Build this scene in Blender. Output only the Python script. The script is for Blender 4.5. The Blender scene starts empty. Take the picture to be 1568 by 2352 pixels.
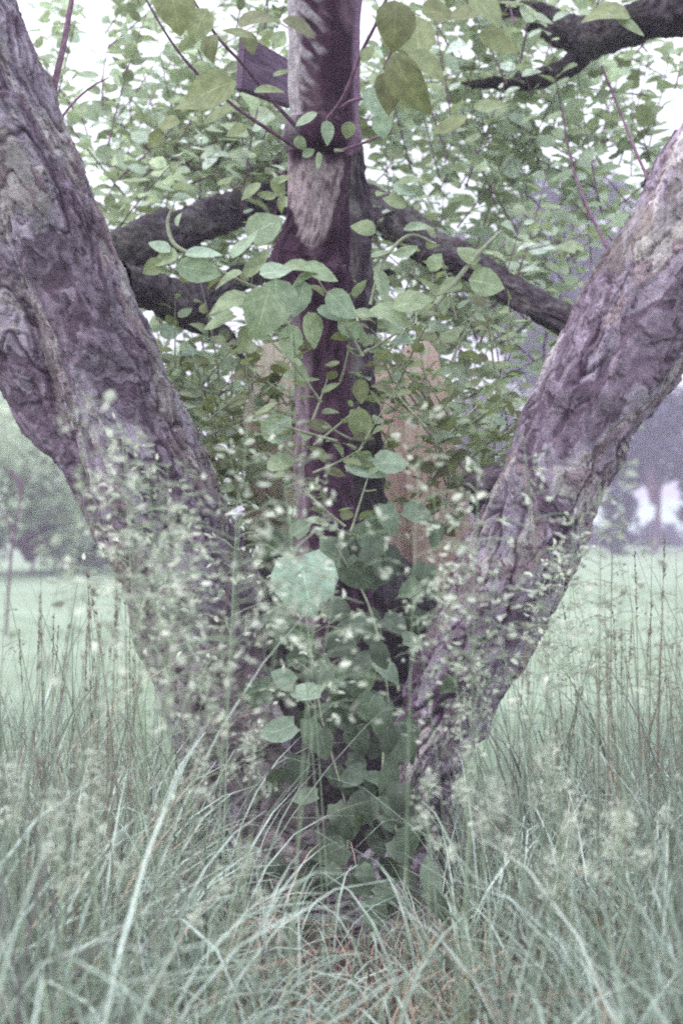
import bpy, math, random
import numpy as np
from mathutils import Vector, noise, Matrix
random.seed(7); rng = np.random.default_rng(11)
S = bpy.context.scene
R = math.radians
# ------------------------------------------------------------------ camera
EYE = 0.95; HY = 1215.0; K = 36.0/50.0/2352.0
cam = bpy.data.cameras.new('camera'); cam.lens = 50; cam.sensor_fit = 'VERTICAL'; cam.sensor_height = 36; cam.sensor_width = 24
cam.shift_y = (HY-1176.0)/2352.0
cam.clip_end = 3000; cam.clip_start = 0.05
cam.dof.use_dof = True; cam.dof.focus_distance = 3.1; cam.dof.aperture_fstop = 3.2
co = bpy.data.objects.new('camera', cam); S.collection.objects.link(co)
co.location = (0, 0, EYE); co.rotation_euler = (R(90), 0, 0); S.camera = co
def P(px, py, d):
    return Vector(((px-784)*K*d, d, EYE-(py-HY)*K*d))
# ------------------------------------------------------------------ world and sun
SUN = Vector((-0.62, -0.25, 0.74)).normalized()
W = bpy.data.worlds.new('World'); S.world = W; W.use_nodes = True
nt = W.node_tree; N = nt.nodes; L = nt.links
bg = N['Background']; bg.inputs['Strength'].default_value = 0.12
sky = N.new('ShaderNodeTexSky'); sky.sky_type = 'NISHITA'; sky.sun_disc = False
sky.sun_elevation = math.asin(SUN.z); sky.sun_rotation = math.atan2(SUN.x, SUN.y); sky.dust_density = 4
tc = N.new('ShaderNodeTexCoord'); sp = N.new('ShaderNodeSeparateXYZ'); L.new(tc.outputs['Generated'], sp.inputs[0])
mr = N.new('ShaderNodeMapRange'); L.new(sp.outputs['Z'], mr.inputs['Value'])
mr.inputs['From Min'].default_value = 0.0; mr.inputs['From Max'].default_value = 1.0
mr.inputs['To Min'].default_value = 6.6; mr.inputs['To Max'].default_value = 17.0     # overcast: brighter overhead
cn = N.new('ShaderNodeTexNoise'); cn.inputs['Scale'].default_value = 2.2; cn.inputs['Detail'].default_value = 3
L.new(tc.outputs['Generated'], cn.inputs['Vector'])
cm = N.new('ShaderNodeMapRange'); L.new(cn.outputs['Fac'], cm.inputs['Value'])
cm.inputs['To Min'].default_value = 0.88; cm.inputs['To Max'].default_value = 1.12
mu = N.new('ShaderNodeMath'); mu.operation = 'MULTIPLY'; L.new(mr.outputs[0], mu.inputs[0]); L.new(cm.outputs[0], mu.inputs[1])
vm = N.new('ShaderNodeVectorMath'); vm.operation = 'SCALE'; vm.inputs[0].default_value = (0.90, 0.965, 1.0)
L.new(mu.outputs[0], vm.inputs['Scale'])
mx = N.new('ShaderNodeMix'); mx.data_type = 'RGBA'; mx.inputs['Factor'].default_value = 0.88
L.new(sky.outputs[0], mx.inputs['A']); L.new(vm.outputs[0], mx.inputs['B']); L.new(mx.outputs['Result'], bg.inputs['Color'])
sl = bpy.data.lights.new('sun', 'SUN'); sl.energy = 1.5; sl.angle = R(14); sl.color = (1, 0.965, 0.94)
so = bpy.data.objects.new('sun', sl); S.collection.objects.link(so)
so.rotation_euler = SUN.to_track_quat('Z', 'Y').to_euler()
S.view_settings.view_transform = 'Standard'; S.view_settings.look = 'None'
S.view_settings.exposure = 0.98; S.view_settings.gamma = 1
S.cycles.filter_width = 2.1
S.cycles.use_denoising = False   # keep the sampler's fine grain: the photograph is grainy film
S.cycles.max_bounces = 8; S.cycles.diffuse_bounces = 3
# ------------------------------------------------------------------ helpers
C = S.collection
def tag(o, label=None, cat=None, group=None, kind=None):
    if label: o['label'] = label
    if cat: o['category'] = cat
    if group: o['group'] = group
    if kind: o['kind'] = kind
    return o
def empty(name, loc=(0, 0, 0), **k):
    o = bpy.data.objects.new(name, None); C.objects.link(o); o.location = loc
    o.empty_display_size = 0.05
    return tag(o, **k)
def mesh(name, v, f, mat, parent=None, attrs=None, cols=None, smooth=True):
    v = np.asarray(v, np.float32).reshape(-1, 3); f = np.asarray(f, np.int32)
    me = bpy.data.meshes.new(name); nv, nf, k = len(v), len(f), f.shape[1]
    me.vertices.add(nv); me.vertices.foreach_set('co', v.ravel())
    me.loops.add(nf*k); me.loops.foreach_set('vertex_index', f.ravel())
    me.polygons.add(nf); me.polygons.foreach_set('loop_start', np.arange(0, nf*k, k, dtype=np.int32))
    me.polygons.foreach_set('use_smooth', np.full(nf, smooth, bool))
    me.update(calc_edges=True)
    for an, av in (attrs or {}).items():
        a = me.attributes.new(an, 'FLOAT', 'POINT'); a.data.foreach_set('value', np.asarray(av, np.float32))
    if cols is not None:
        a = me.attributes.new('col', 'FLOAT_COLOR', 'POINT')
        c4 = np.ones((nv, 4), np.float32); c4[:, :3] = cols; a.data.foreach_set('color', c4.ravel())
    me.materials.append(mat)
    o = bpy.data.objects.new(name, me); C.objects.link(o)
    if parent is not None:
        o.parent = parent
        o.matrix_parent_inverse = Matrix.Translation(-parent_world(parent))
    return o
def parent_world(p):
    return p.location.copy() if p.type == 'EMPTY' else Vector((0, 0, 0))   # part meshes sit in world coordinates
def newmat(name):
    m = bpy.data.materials.new(name); m.use_nodes = True
    n = m.node_tree; return m, n.nodes, n.links, n.nodes['Principled BSDF']
def leaf_mat(name, ramp, trans=0.45, rough=0.55, spec=0.3, veins=False, tint=(1.25, 1.35, 0.7), spots=0.25, nscale=60):
    m, n, l, b = newmat(name)
    at = n.new('ShaderNodeAttribute'); at.attribute_name = 'rnd'
    cr = n.new('ShaderNodeValToRGB'); e = cr.color_ramp.elements
    while len(e) < len(ramp): e.new(0.5)
    for i, (p_, c_) in enumerate(ramp): e[i].position = p_; e[i].color = (*c_, 1)
    l.new(at.outputs['Fac'], cr.inputs[0])
    g = n.new('ShaderNodeNewGeometry')
    no = n.new('ShaderNodeTexNoise'); no.inputs['Scale'].default_value = nscale; no.inputs['Detail'].default_value = 3
    l.new(g.outputs['Position'], no.inputs['Vector'])
    mr = n.new('ShaderNodeMapRange'); l.new(no.outputs['Fac'], mr.inputs['Value'])
    mr.inputs['From Min'].default_value = 0.3; mr.inputs['From Max'].default_value = 0.7
    mr.inputs['To Min'].default_value = 1-spots; mr.inputs['To Max'].default_value = 1+spots
    v = n.new('ShaderNodeVectorMath'); v.operation = 'SCALE'; l.new(cr.outputs[0], v.inputs[0]); l.new(mr.outputs[0], v.inputs['Scale'])
    l.new(v.outputs[0], b.inputs['Base Color']); b.inputs['Roughness'].default_value = rough
    b.inputs['Specular IOR Level'].default_value = spec
    if veins:
        def mth(op, *a):
            q = n.new('ShaderNodeMath'); q.operation = op
            for i, x in enumerate(a):
                if isinstance(x, (int, float)): q.inputs[i].default_value = x
                else: l.new(x, q.inputs[i])
            return q.outputs[0]
        am = n.new('ShaderNodeAttribute'); am.attribute_name = 'mid'; al = n.new('ShaderNodeAttribute'); al.attribute_name = 'along'
        mid = mth('SMOOTH_MIN', mth('MAXIMUM', mth('MULTIPLY', mth('SUBTRACT', am.outputs['Fac'], 0.93), 15), 0), 1.0, 0.05)
        ph = mth('FRACT', mth('ADD', mth('MULTIPLY', al.outputs['Fac'], 7.0), mth('MULTIPLY', am.outputs['Fac'], 2.6)))
        side = mth('MAXIMUM', mth('SUBTRACT', 1.0, mth('MULTIPLY', mth('ABSOLUTE', mth('SUBTRACT', ph, 0.5)), 9.0)), 0)
        vv = mth('ADD', mth('MULTIPLY', mid, 0.5), mth('MULTIPLY', side, 0.22))
        dk_ = mth('ADD', mth('MULTIPLY', mth('SUBTRACT', ph, 0.5), 0.16), 1.0)
        sc = n.new('ShaderNodeVectorMath'); sc.operation = 'SCALE'; l.new(v.outputs[0], sc.inputs[0]); l.new(mth('ADD', dk_, vv), sc.inputs['Scale']); v = sc
        l.new(v.outputs[0], b.inputs['Base Color'])
        bp = n.new('ShaderNodeBump'); bp.inputs['Distance'].default_value = 0.002; bp.inputs['Strength'].default_value = 0.6
        l.new(mth('ADD', vv, dk_), bp.inputs['Height']); l.new(bp.outputs[0], b.inputs['Normal'])
    t = n.new('ShaderNodeBsdfTranslucent'); v2 = n.new('ShaderNodeVectorMath'); v2.operation = 'MULTIPLY'
    l.new(v.outputs[0], v2.inputs[0]); v2.inputs[1].default_value = tint; l.new(v2.outputs[0], t.inputs['Color'])
    ms = n.new('ShaderNodeMixShader'); ms.inputs[0].default_value = trans
    l.new(b.outputs[0], ms.inputs[1]); l.new(t.outputs[0], ms.inputs[2])
    l.new(ms.outputs[0], n['Material Output'].inputs['Surface'])
    return m
def bark_mat(name, mul=1.0, fine=220, bump=0.7):
    m, n, l, b = newmat(name)
    at = n.new('ShaderNodeAttribute'); at.attribute_name = 'col'
    g = n.new('ShaderNodeNewGeometry')
    no = n.new('ShaderNodeTexNoise'); no.inputs['Scale'].default_value = fine; no.inputs['Detail'].default_value = 6; no.inputs['Roughness'].default_value = 0.7
    l.new(g.outputs['Position'], no.inputs['Vector'])
    no2 = n.new('ShaderNodeTexNoise'); no2.inputs['Scale'].default_value = 38; no2.inputs['Detail'].default_value = 5; no2.inputs['Roughness'].default_value = 0.65
    l.new(g.outputs['Position'], no2.inputs['Vector'])
    ad = n.new('ShaderNodeMath'); ad.operation = 'ADD'; l.new(no.outputs['Fac'], ad.inputs[0]); l.new(no2.outputs['Fac'], ad.inputs[1])
    mr = n.new('ShaderNodeMapRange'); l.new(ad.outputs[0], mr.inputs['Value'])
    mr.inputs['From Min'].default_value = 0.7; mr.inputs['From Max'].default_value = 1.3
    mr.inputs['To Min'].default_value = 0.5*mul; mr.inputs['To Max'].default_value = 1.5*mul
    v = n.new('ShaderNodeVectorMath'); v.operation = 'SCALE'; l.new(at.outputs['Color'], v.inputs[0]); l.new(mr.outputs[0], v.inputs['Scale'])
    l.new(v.outputs[0], b.inputs['Base Color']); b.inputs['Roughness'].default_value = 0.85; b.inputs['Specular IOR Level'].default_value = 0.2
    bp = n.new('ShaderNodeBump'); bp.inputs['Strength'].default_value = bump; bp.inputs['Distance'].default_value = 0.006
    l.new(ad.outputs[0], bp.inputs['Height']); l.new(bp.outputs[0], b.inputs['Normal'])
    return m
def plain_mat(name, c1, c2, scale=20, rough=0.8, stretch=(1, 1, 1), bump=0.3):
    m, n, l, b = newmat(name)
    tcn = n.new('ShaderNodeTexCoord'); mp = n.new('ShaderNodeMapping'); mp.inputs['Scale'].default_value = stretch
    l.new(tcn.outputs['Object'], mp.inputs[0])
    no = n.new('ShaderNodeTexNoise'); no.inputs['Scale'].default_value = scale; no.inputs['Detail'].default_value = 6; no.inputs['Roughness'].default_value = 0.65
    l.new(mp.outputs[0], no.inputs['Vector'])
    cr = n.new('ShaderNodeValToRGB'); cr.color_ramp.elements[0].position = 0.35; cr.color_ramp.elements[1].position = 0.65
    cr.color_ramp.elements[0].color = (*c1, 1); cr.color_ramp.elements[1].color = (*c2, 1)
    l.new(no.outputs['Fac'], cr.inputs[0]); l.new(cr.outputs[0], b.inputs['Base Color']); b.inputs['Roughness'].default_value = rough
    bp = n.new('ShaderNodeBump'); bp.inputs['Strength'].default_value = bump; bp.inputs['Distance'].default_value = 0.01
    l.new(no.outputs['Fac'], bp.inputs['Height']); l.new(bp.outputs[0], b.inputs['Normal'])
    b.inputs['Specular IOR Level'].default_value = 0.2
    return m
M = {}
M['bark'] = bark_mat('bark')
M['twig'] = plain_mat('twig_bark', (0.10, 0.045, 0.09), (0.22, 0.13, 0.19), 60)
M['shootstem'] = plain_mat('green_shoot_bark', (0.20, 0.20, 0.15), (0.33, 0.36, 0.27), 60)
LEAF = [(0, (0.10, 0.10, 0.08)), (0.2, (0.21, 0.24, 0.16)), (0.5, (0.34, 0.39, 0.29)), (0.8, (0.46, 0.54, 0.47)), (1, (0.62, 0.70, 0.68))]
M['leaf'] = leaf_mat('tree_leaves', LEAF, 0.42, tint=(1.1, 1.12, 0.8))
M['leafnear'] = leaf_mat('near_leaves', [(0, (0.12, 0.115, 0.08)), (0.35, (0.20, 0.22, 0.12)), (0.7, (0.27, 0.33, 0.22)), (1, (0.33, 0.42, 0.36))], 0.35, tint=(1.2, 1.25, 0.75), veins=True)
M['ivy'] = leaf_mat('climber_leaves', [(0, (0.07, 0.085, 0.07)), (0.5, (0.17, 0.22, 0.165)), (1, (0.30, 0.40, 0.34))], 0.2, veins=True)
M['grass'] = leaf_mat('grass_blades', [(0, (0.09, 0.075, 0.085)), (0.25, (0.165, 0.20, 0.165)), (0.6, (0.33, 0.40, 0.355)), (0.85, (0.53, 0.61, 0.585)), (0.9, (0.42, 0.30, 0.25)), (1, (0.62, 0.48, 0.42))], 0.22, tint=(1.1, 1.15, 0.8), spots=0.15)
M['seed'] = leaf_mat('grass_spikelets', [(0, (0.22, 0.22, 0.19)), (0.5, (0.44, 0.48, 0.42)), (1, (0.70, 0.72, 0.64))], 0.3, tint=(1.05, 1.05, 0.9), spots=0.1)
M['dryseed'] = leaf_mat('dry_spikelets', [(0, (0.13, 0.09, 0.08)), (1, (0.30, 0.24, 0.21))], 0.3, tint=(1, 1, 1), spots=0.1)
M['stalk'] = plain_mat('grass_stalk', (0.20, 0.26, 0.17), (0.33, 0.40, 0.30), 30)
M['drystalk'] = plain_mat('dry_grass_stalk', (0.12, 0.10, 0.08), (0.22, 0.19, 0.15), 30)
M['farleaf'] = leaf_mat('distant_leaves', [(0, (0.014, 0.012, 0.045)), (0.6, (0.03, 0.03, 0.085)), (1, (0.10, 0.11, 0.16))], 0.15, tint=(1, 1, 1), nscale=2)
M['bushleaf'] = leaf_mat('bush_leaves', [(0, (0.32, 0.37, 0.31)), (0.6, (0.50, 0.57, 0.49)), (1, (0.68, 0.74, 0.66))], 0.5, tint=(1.1, 1.1, 0.9), nscale=4)

def smoothpath(ctrl, n):
    """Catmull-Rom through control rows, resampled to n rows"""
    c = np.asarray(ctrl, float); m = len(c)
    pad = np.vstack([2*c[0]-c[1], c, 2*c[-1]-c[-2]])
    seg = np.r_[0, np.cumsum(np.linalg.norm(np.diff(c[:, :3], axis=0), axis=1))]
    out = []
    for s in np.linspace(0, seg[-1], n):
        i = min(max(np.searchsorted(seg, s, 'right')-1, 0), m-2); t = (s-seg[i])/max(seg[i+1]-seg[i], 1e-9)
        p0, p1, p2, p3 = pad[i:i+4]
        out.append(0.5*((2*p1)+(-p0+p2)*t+(2*p0-5*p1+4*p2-p3)*t*t+(-p0+3*p1-3*p2+p3)*t**3))
    return np.array(out), seg[-1]
def ring_frames(p):
    T = np.gradient(p, axis=0); T /= np.linalg.norm(T, axis=1)[:, None]
    F = np.tile(np.array([0., -1, 0]), (len(p), 1))
    bad = np.abs(T[:, 1]) > 0.93
    F[bad] = (0, 0, 1)
    F = F-(F*T).sum(1)[:, None]*T; F /= np.linalg.norm(F, axis=1)[:, None]
    Rt = np.cross(F, T)
    return T, F, Rt
def grid_faces(n, k):
    i, j = np.meshgrid(np.arange(n-1), np.arange(k), indexing='ij'); j2 = (j+1) % k
    return np.stack([i*k+j, i*k+j2, (i+1)*k+j2, (i+1)*k+j], -1).reshape(-1, 4)
def tube(ctrl, n, k=8):
    """thin tube: ctrl rows x,y,z,r"""
    p, _ = smoothpath(ctrl, n); T, F, Rt = ring_frames(p[:, :3]); th = np.linspace(0, 2*np.pi, k, endpoint=False)
    v = p[:, None, :3]+np.maximum(p[:, 3], 0.0002)[:, None, None]*(np.sin(th)[None, :, None]*Rt[:, None]+np.cos(th)[None, :, None]*F[:, None])
    return v.reshape(-1, 3), grid_faces(n, k)
class Soup:
    def __init__(s): s.v = []; s.f = []; s.a = []; s.n = 0
    def add(s, v, f, a=0.5):
        s.v.append(v); s.f.append(np.asarray(f)+s.n); s.n += len(v)
        s.a.append(np.full(len(v), a) if np.isscalar(a) else a)
    def build(s, name, mat, parent=None, smooth=True):
        return mesh(name, np.vstack(s.v), np.vstack(s.f), mat, parent, {'rnd': np.concatenate(s.a)}, smooth=smooth)

# bark tubes with modelled plates, cracks and lumps ---------------------------------
def fbm(v, o=3):
    return noise.fractal(v, 1.0, 2.0, o)
LAYERS = [np.array(c) for c in ((0.13, 0.07, 0.13), (0.30, 0.22, 0.32), (0.20, 0.13, 0.21), (0.45, 0.38, 0.50), (0.58, 0.52, 0.54), (0.36, 0.26, 0.30), (0.37, 0.30, 0.41))]
def bark_layers(u, c_, s, q, style):
    """flaked bark: overlapping layers with crisp torn edges, plus long cracks"""
    dark = np.array((0.05, 0.02, 0.047))
    a = fbm(q*0.62, 4)*0.62+0.5; lay = a*5.2; fl = math.floor(lay); fr = lay-fl
    rnd = (math.sin(fl*12.9898+4.1)*43758.5) % 1.0
    big = fbm(Vector((q.x*0.22+5, q.y*0.22, q.z*0.22)), 2)
    n3 = fbm(q*2.6, 4)
    idx = int(fl+math.floor(big*7+20)) % 7
    c = (LAYERS[idx]*0.72+np.array((0.33, 0.265, 0.33))*0.28)*(1+0.28*n3)
    if fbm(q*0.4+Vector((30, 0, 9)), 2) > 0.30: c = c*0.55+np.array((0.23, 0.22, 0.17))*0.45
    edge = max(0.0, 1-fr/0.11)
    w = q+Vector((7, 3, 11)); fiss = abs(noise.noise(Vector((w.x*1.15, w.y*1.15, w.z*0.55))))
    m = min(1.0, max(0.0, 0.25+2.4*fbm(Vector((q.x*0.3, q.y*0.3, q.z*0.25+40)), 2)+0.45*max(0, u)))
    fi = max(0.0, 1-fiss/0.075)*m
    b = fbm(q*1.9+Vector((3, 50, 2)), 3)*0.6+0.5; b4 = b*4.4; bf = b4-math.floor(b4)      # smaller flakes riding on the big ones
    e2 = max(0.0, 1-bf/0.16)*(0.35+0.65*m); c = c*(0.80+0.40*((math.sin(math.floor(b4)*78.2+fl*3.1)*437.5) % 1.0))
    f2 = max(0.0, 1-abs(noise.noise(Vector((q.x*3.1+20, q.y*3.1, q.z*1.5))))/0.07)*m*0.8
    c = c*0.92+np.full(3, c.mean())*0.08; k = max(edge*0.85, fi, e2*0.6, f2)
    c = c*(1-k)+dark*k
    h = 0.0045*(fl+min(1, fr/0.08)-3)-0.009*fi-0.004*f2+0.0028*(math.floor(b4)+min(1, bf/0.12)-2)+0.0015*n3
    return np.clip(c, 0.01, 0.8), h
def bark_tube(name, ctrl, parent, step=0.0035, k=220, style='plate', cell=(0.085, 0.145), amp=1.0, cap=False, colorfn=None, mul=1.0):
    p, ln = smoothpath(ctrl, 10); n = max(12, int(ln/step)); p, ln = smoothpath(ctrl, n)
    T, F, Rt = ring_frames(p[:, :3]); th = np.linspace(0, 2*np.pi, k, endpoint=False)
    st, ct = np.sin(th), np.cos(th); V = np.empty((n, k, 3)); col = np.empty((n, k, 3))
    off = random.uniform(0, 50); Rm = p[:, 3].mean()
    for i in range(n):
        s = ln*i/(n-1); r = max(p[i, 3], 0.002)
        for j in range(k):
            # rear half of the stem: coarser pattern is enough but keep it real
            q0 = Vector((st[j]*Rm/cell[0], ct[j]*Rm/cell[0], s/cell[1]+off))
            wv = noise.noise_vector(q0*0.7)*0.55+noise.noise_vector(q0*2.7)*0.16
            q = q0+wv
            rnd = crack = 0.5
            c, h = bark_layers(st[j], ct[j], s, q, style)
            lump = (noise.noise(Vector((st[j]*1.3, ct[j]*1.3, s*4.5+off)))*0.10+(0.30*max(0, noise.noise(Vector((st[j]*1.2, ct[j]*1.2, s*7+off+9))))+0.14*noise.noise(Vector((st[j]*3, ct[j]*3, s*28+off))) if Rm < 0.075 else 0))*Rm+noise.noise(Vector((st[j]*2.8, ct[j]*2.8, s*11+off)))*0.05*Rm
            if style == 'smooth': h *= 0.25
            h = h*amp*min(1, Rm/0.09)+lump+noise.noise(q0*3.0)*0.0018*amp
            if colorfn:
                c, dh = colorfn(st[j], ct[j], s, p[i], c, rnd, crack, q0); h += dh
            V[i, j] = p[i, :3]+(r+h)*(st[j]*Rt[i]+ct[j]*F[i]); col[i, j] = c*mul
    f = grid_faces(n, k); v = V.reshape(-1, 3); cc = col.reshape(-1, 3)
    if cap:
        v = np.vstack([v, p[-1, :3]+T[-1]*0.004]); cc = np.vstack([cc, (0.2, 0.14, 0.17)]); b0 = (n-1)*k
        f = np.vstack([f, [[b0+j, b0+(j+1) % k, len(v)-1, len(v)-1] for j in range(k)]]) if False else f
        tri = []
        for j in range(0, k, 2): tri.append([b0+j, b0+(j+1) % k, b0+(j+2) % k, len(v)-1])
        f = np.vstack([f, tri])
    return mesh(name, v, f, M['bark'], parent, cols=cc)
def pxctrl(rows):
    """rows of centre px, centre py, half-width px, depth"""
    out = []
    for cx, cy, hw, d in rows:
        w = P(cx, cy, d); out.append((w.x, w.y, w.z, hw*K*d))
    return out

# leaf instancing ------------------------------------------------------------------
def leaf_template(wid=0.34, fold=0.10, droop=0.14, heart=0.0):
    t = np.array([0, 0.10, 0.28, 0.50, 0.72, 0.90, 1.0]); w = np.array([0, 0.62, 0.96, 1.0, 0.72, 0.30, 0])*wid
    zc = -droop*t**2
    mid = np.c_[np.zeros(7), t, zc]
    lt = np.c_[-w[1:6], t[1:6]-heart*(1-t[1:6])**4*0.9, zc[1:6]+fold*w[1:6]/wid*0.8]; rt = lt*(-1, 1, 1)
    v = np.vstack([mid, lt, rt]); f = []
    for side, b in ((0, 7), (1, 12)):
        a = [[0, 1, b]]+[[i, i+1, b+i] for i in range(1, 5)]+[[i, b+i, b+i-1] for i in range(1, 5)]+[[5, 6, b+4]]
        for x in a: f.append(x if side == 0 else x[::-1])
    return v, np.array(f)
def small_template(wid=0.33):
    v = np.array([(0, 0, 0), (-wid, .45, .05), (0, .5, -.05), (wid, .45, .05), (0, 1, -.12)]); return v, np.array([(0, 2, 1), (0, 3, 2), (1, 2, 4), (2, 3, 4)])
def rot_from(dirs, nrm):
    y = dirs/np.linalg.norm(dirs, axis=1)[:, None]; z = nrm-(nrm*y).sum(1)[:, None]*y
    z /= np.maximum(np.linalg.norm(z, axis=1), 1e-6)[:, None]; x = np.cross(y, z); return np.stack([x, y, z], -1)
def instance(tpl, pos, dirs, nrm, size, rnd):
    v, f = tpl; m = len(pos); Rm = rot_from(np.asarray(dirs, float), np.asarray(nrm, float))
    ws = 1+0.22*np.sin(np.arange(m)*12.9898+np.asarray(size)*917)[:, None]; cu = 0.35*np.sin(np.arange(m)*3.7+np.asarray(size)*531)[:, None]
    vl = np.repeat(v[None], m, 0); vl[:, :, 0] *= ws; vl[:, :, 2] += cu*(vl[:, :, 1]-.5)**2+0.5*cu*vl[:, :, 0]*(vl[:, :, 1]-0.3); vl[:, :, 0] += 0.3*cu*vl[:, :, 1]**2
    vv = np.einsum('mij,mnj->mni', Rm, vl)*np.asarray(size)[:, None, None]+np.asarray(pos)[:, None]
    ff = f[None]+(np.arange(m)*len(v))[:, None, None]
    return vv.reshape(-1, 3), ff.reshape(-1, 3), np.repeat(rnd, len(v))
LT = leaf_template(); LTW = leaf_template(0.35, 0.10, 0.20); ST = small_template()
IVY = leaf_template(0.46, 0.05, 0.22, heart=0.25)
SPK = leaf_template(0.20, 0.16, 0.05)

# ------------------------------------------------------------------ ground
def ground():
    m, n, l, b = newmat('meadow')
    g = n.new('ShaderNodeNewGeometry')
    def ns(scale, det, rough=0.6):
        q = n.new('ShaderNodeTexNoise'); q.inputs['Scale'].default_value = scale; q.inputs['Detail'].default_value = det; q.inputs['Roughness'].default_value = rough
        l.new(g.outputs['Position'], q.inputs['Vector']); return q
    a = ns(0.35, 6); c = ns(30, 8, 0.75)
    r1 = n.new('ShaderNodeValToRGB'); r1.color_ramp.elements[0].position = 0.35; r1.color_ramp.elements[1].position = 0.68
    r1.color_ramp.elements[0].color = (0.21, 0.265, 0.19, 1); r1.color_ramp.elements[1].color = (0.29, 0.35, 0.275, 1)
    l.new(a.outputs['Fac'], r1.inputs[0])
    mr = n.new('ShaderNodeMapRange'); mr.inputs['From Min'].default_value = .3; mr.inputs['From Max'].default_value = .7; mr.inputs['To Min'].default_value = .72; mr.inputs['To Max'].default_value = 1.25
    l.new(c.outputs['Fac'], mr.inputs['Value'])
    v = n.new('ShaderNodeVectorMath'); v.operation = 'SCALE'; l.new(r1.outputs[0], v.inputs[0]); l.new(mr.outputs[0], v.inputs['Scale'])
    # bare litter under the tall grass round the tree
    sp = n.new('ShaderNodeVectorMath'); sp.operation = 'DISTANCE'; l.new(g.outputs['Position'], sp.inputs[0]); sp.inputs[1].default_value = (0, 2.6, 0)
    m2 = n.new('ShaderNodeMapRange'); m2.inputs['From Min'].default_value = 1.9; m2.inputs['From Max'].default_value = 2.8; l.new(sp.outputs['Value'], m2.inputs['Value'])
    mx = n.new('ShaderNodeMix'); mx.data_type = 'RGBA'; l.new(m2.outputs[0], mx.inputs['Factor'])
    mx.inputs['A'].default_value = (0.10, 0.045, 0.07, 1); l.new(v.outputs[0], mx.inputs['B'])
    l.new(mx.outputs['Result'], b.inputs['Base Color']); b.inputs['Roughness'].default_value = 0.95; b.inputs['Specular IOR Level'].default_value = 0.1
    bp = n.new('ShaderNodeBump'); bp.inputs['Strength'].default_value = 0.6; bp.inputs['Distance'].default_value = 0.04
    l.new(c.outputs['Fac'], bp.inputs['Height']); l.new(bp.outputs[0], b.inputs['Normal'])
    xs = np.sinh(np.linspace(-6, 6, 150))*1.2; xs = xs/xs.max()*420; ys = np.r_[np.linspace(-30, 12, 130), 12+np.cumsum(np.linspace(0.4, 14, 75))]
    X, Y = np.meshgrid(xs, ys, indexing='ij')
    Z = np.array([[0.035*noise.noise(Vector((x*0.6, y*0.6, 0)))*min(1, 3/(abs(y)/8+1))+0.25*noise.noise(Vector((x*0.02, y*0.02, 4)))*min(1, max(0, (y-12)/40)) for y in ys] for x in xs])
    i, j = np.meshgrid(np.arange(len(xs)-1), np.arange(len(ys)-1), indexing='ij'); k = len(ys)
    f = np.stack([i*k+j, (i+1)*k+j, (i+1)*k+j+1, i*k+j+1], -1).reshape(-1, 4)
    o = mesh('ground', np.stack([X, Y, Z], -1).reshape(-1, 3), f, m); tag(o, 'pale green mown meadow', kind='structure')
    # far hillside
    hm = plain_mat('far_hill', (0.30, 0.36, 0.36), (0.40, 0.46, 0.44), 0.05)
    xs = np.linspace(-200, 200, 80); ys = np.linspace(92, 170, 14)
    hv = [(x, y, 6.2*math.sin(min(1, (y-92)/55)*math.pi/2)*(0.75+0.35*noise.noise(Vector((x*0.02, 0, 1))))*(0.35 if x < 0 else 1)-0.3) for x in xs for y in ys]
    i, j = np.meshgrid(np.arange(79), np.arange(13), indexing='ij'); k = 14
    o = mesh('hill', hv, np.stack([i*k+j, (i+1)*k+j, (i+1)*k+j+1, i*k+j+1], -1).reshape(-1, 4), hm); tag(o, kind='structure')
ground()

# ------------------------------------------------------------------ the old apple tree
base = P(800, 2040, 3.4); TREE = empty('apple_tree', (base.x, base.y, 0), label='old many-stemmed apple tree with flaking lilac bark standing in long grass', cat='tree')
bark_tube('trunk', pxctrl([(-190, -260, 120, 2.95), (-80, 40, 118, 3.0), (25, 290, 114, 3.06), (115, 500, 112, 3.12), (198, 700, 114, 3.18), (275, 900, 120, 3.25), (345, 1100, 134, 3.3), (430, 1330, 150, 3.36), (530, 1600, 155, 3.4), (650, 1850, 170, 3.42), (730, 2080, 190, 3.44), (770, 2300, 230, 3.46)]), TREE, mul=0.72)
bark_tube('trunk', pxctrl([(-330, 130, 105, 3.9), (-190, 360, 105, 3.87), (-45, 610, 105, 3.84), (72, 805, 104, 3.8), (142, 915, 101, 3.78), (235, 1040, 99, 3.75), (340, 1245, 99, 3.71), (440, 1455, 104, 3.67), (550, 1660, 116, 3.62), (660, 1930, 140, 3.56), (730, 2250, 170, 3.52)]), TREE, step=0.0045, k=170, mul=0.64)
bark_tube('trunk', pxctrl([(1900, 120, 165, 2.9), (1720, 350, 162, 2.98), (1602, 545, 158, 3.03), (1492, 700, 144, 3.08), (1396, 852, 136, 3.12), (1324, 980, 128, 3.16), (1258, 1120, 124, 3.2), (1190, 1280, 120, 3.25), (1115, 1440, 118, 3.3), (1020, 1620, 108, 3.34), (920, 1830, 104, 3.38), (850, 2080, 160, 3.42), (810, 2300, 230, 3.44)]), TREE, mul=0.88)
def ss(a, b, x):
    t = min(1, max(0, (x-a)/(b-a))); return t*t*(3-2*t)
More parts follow.
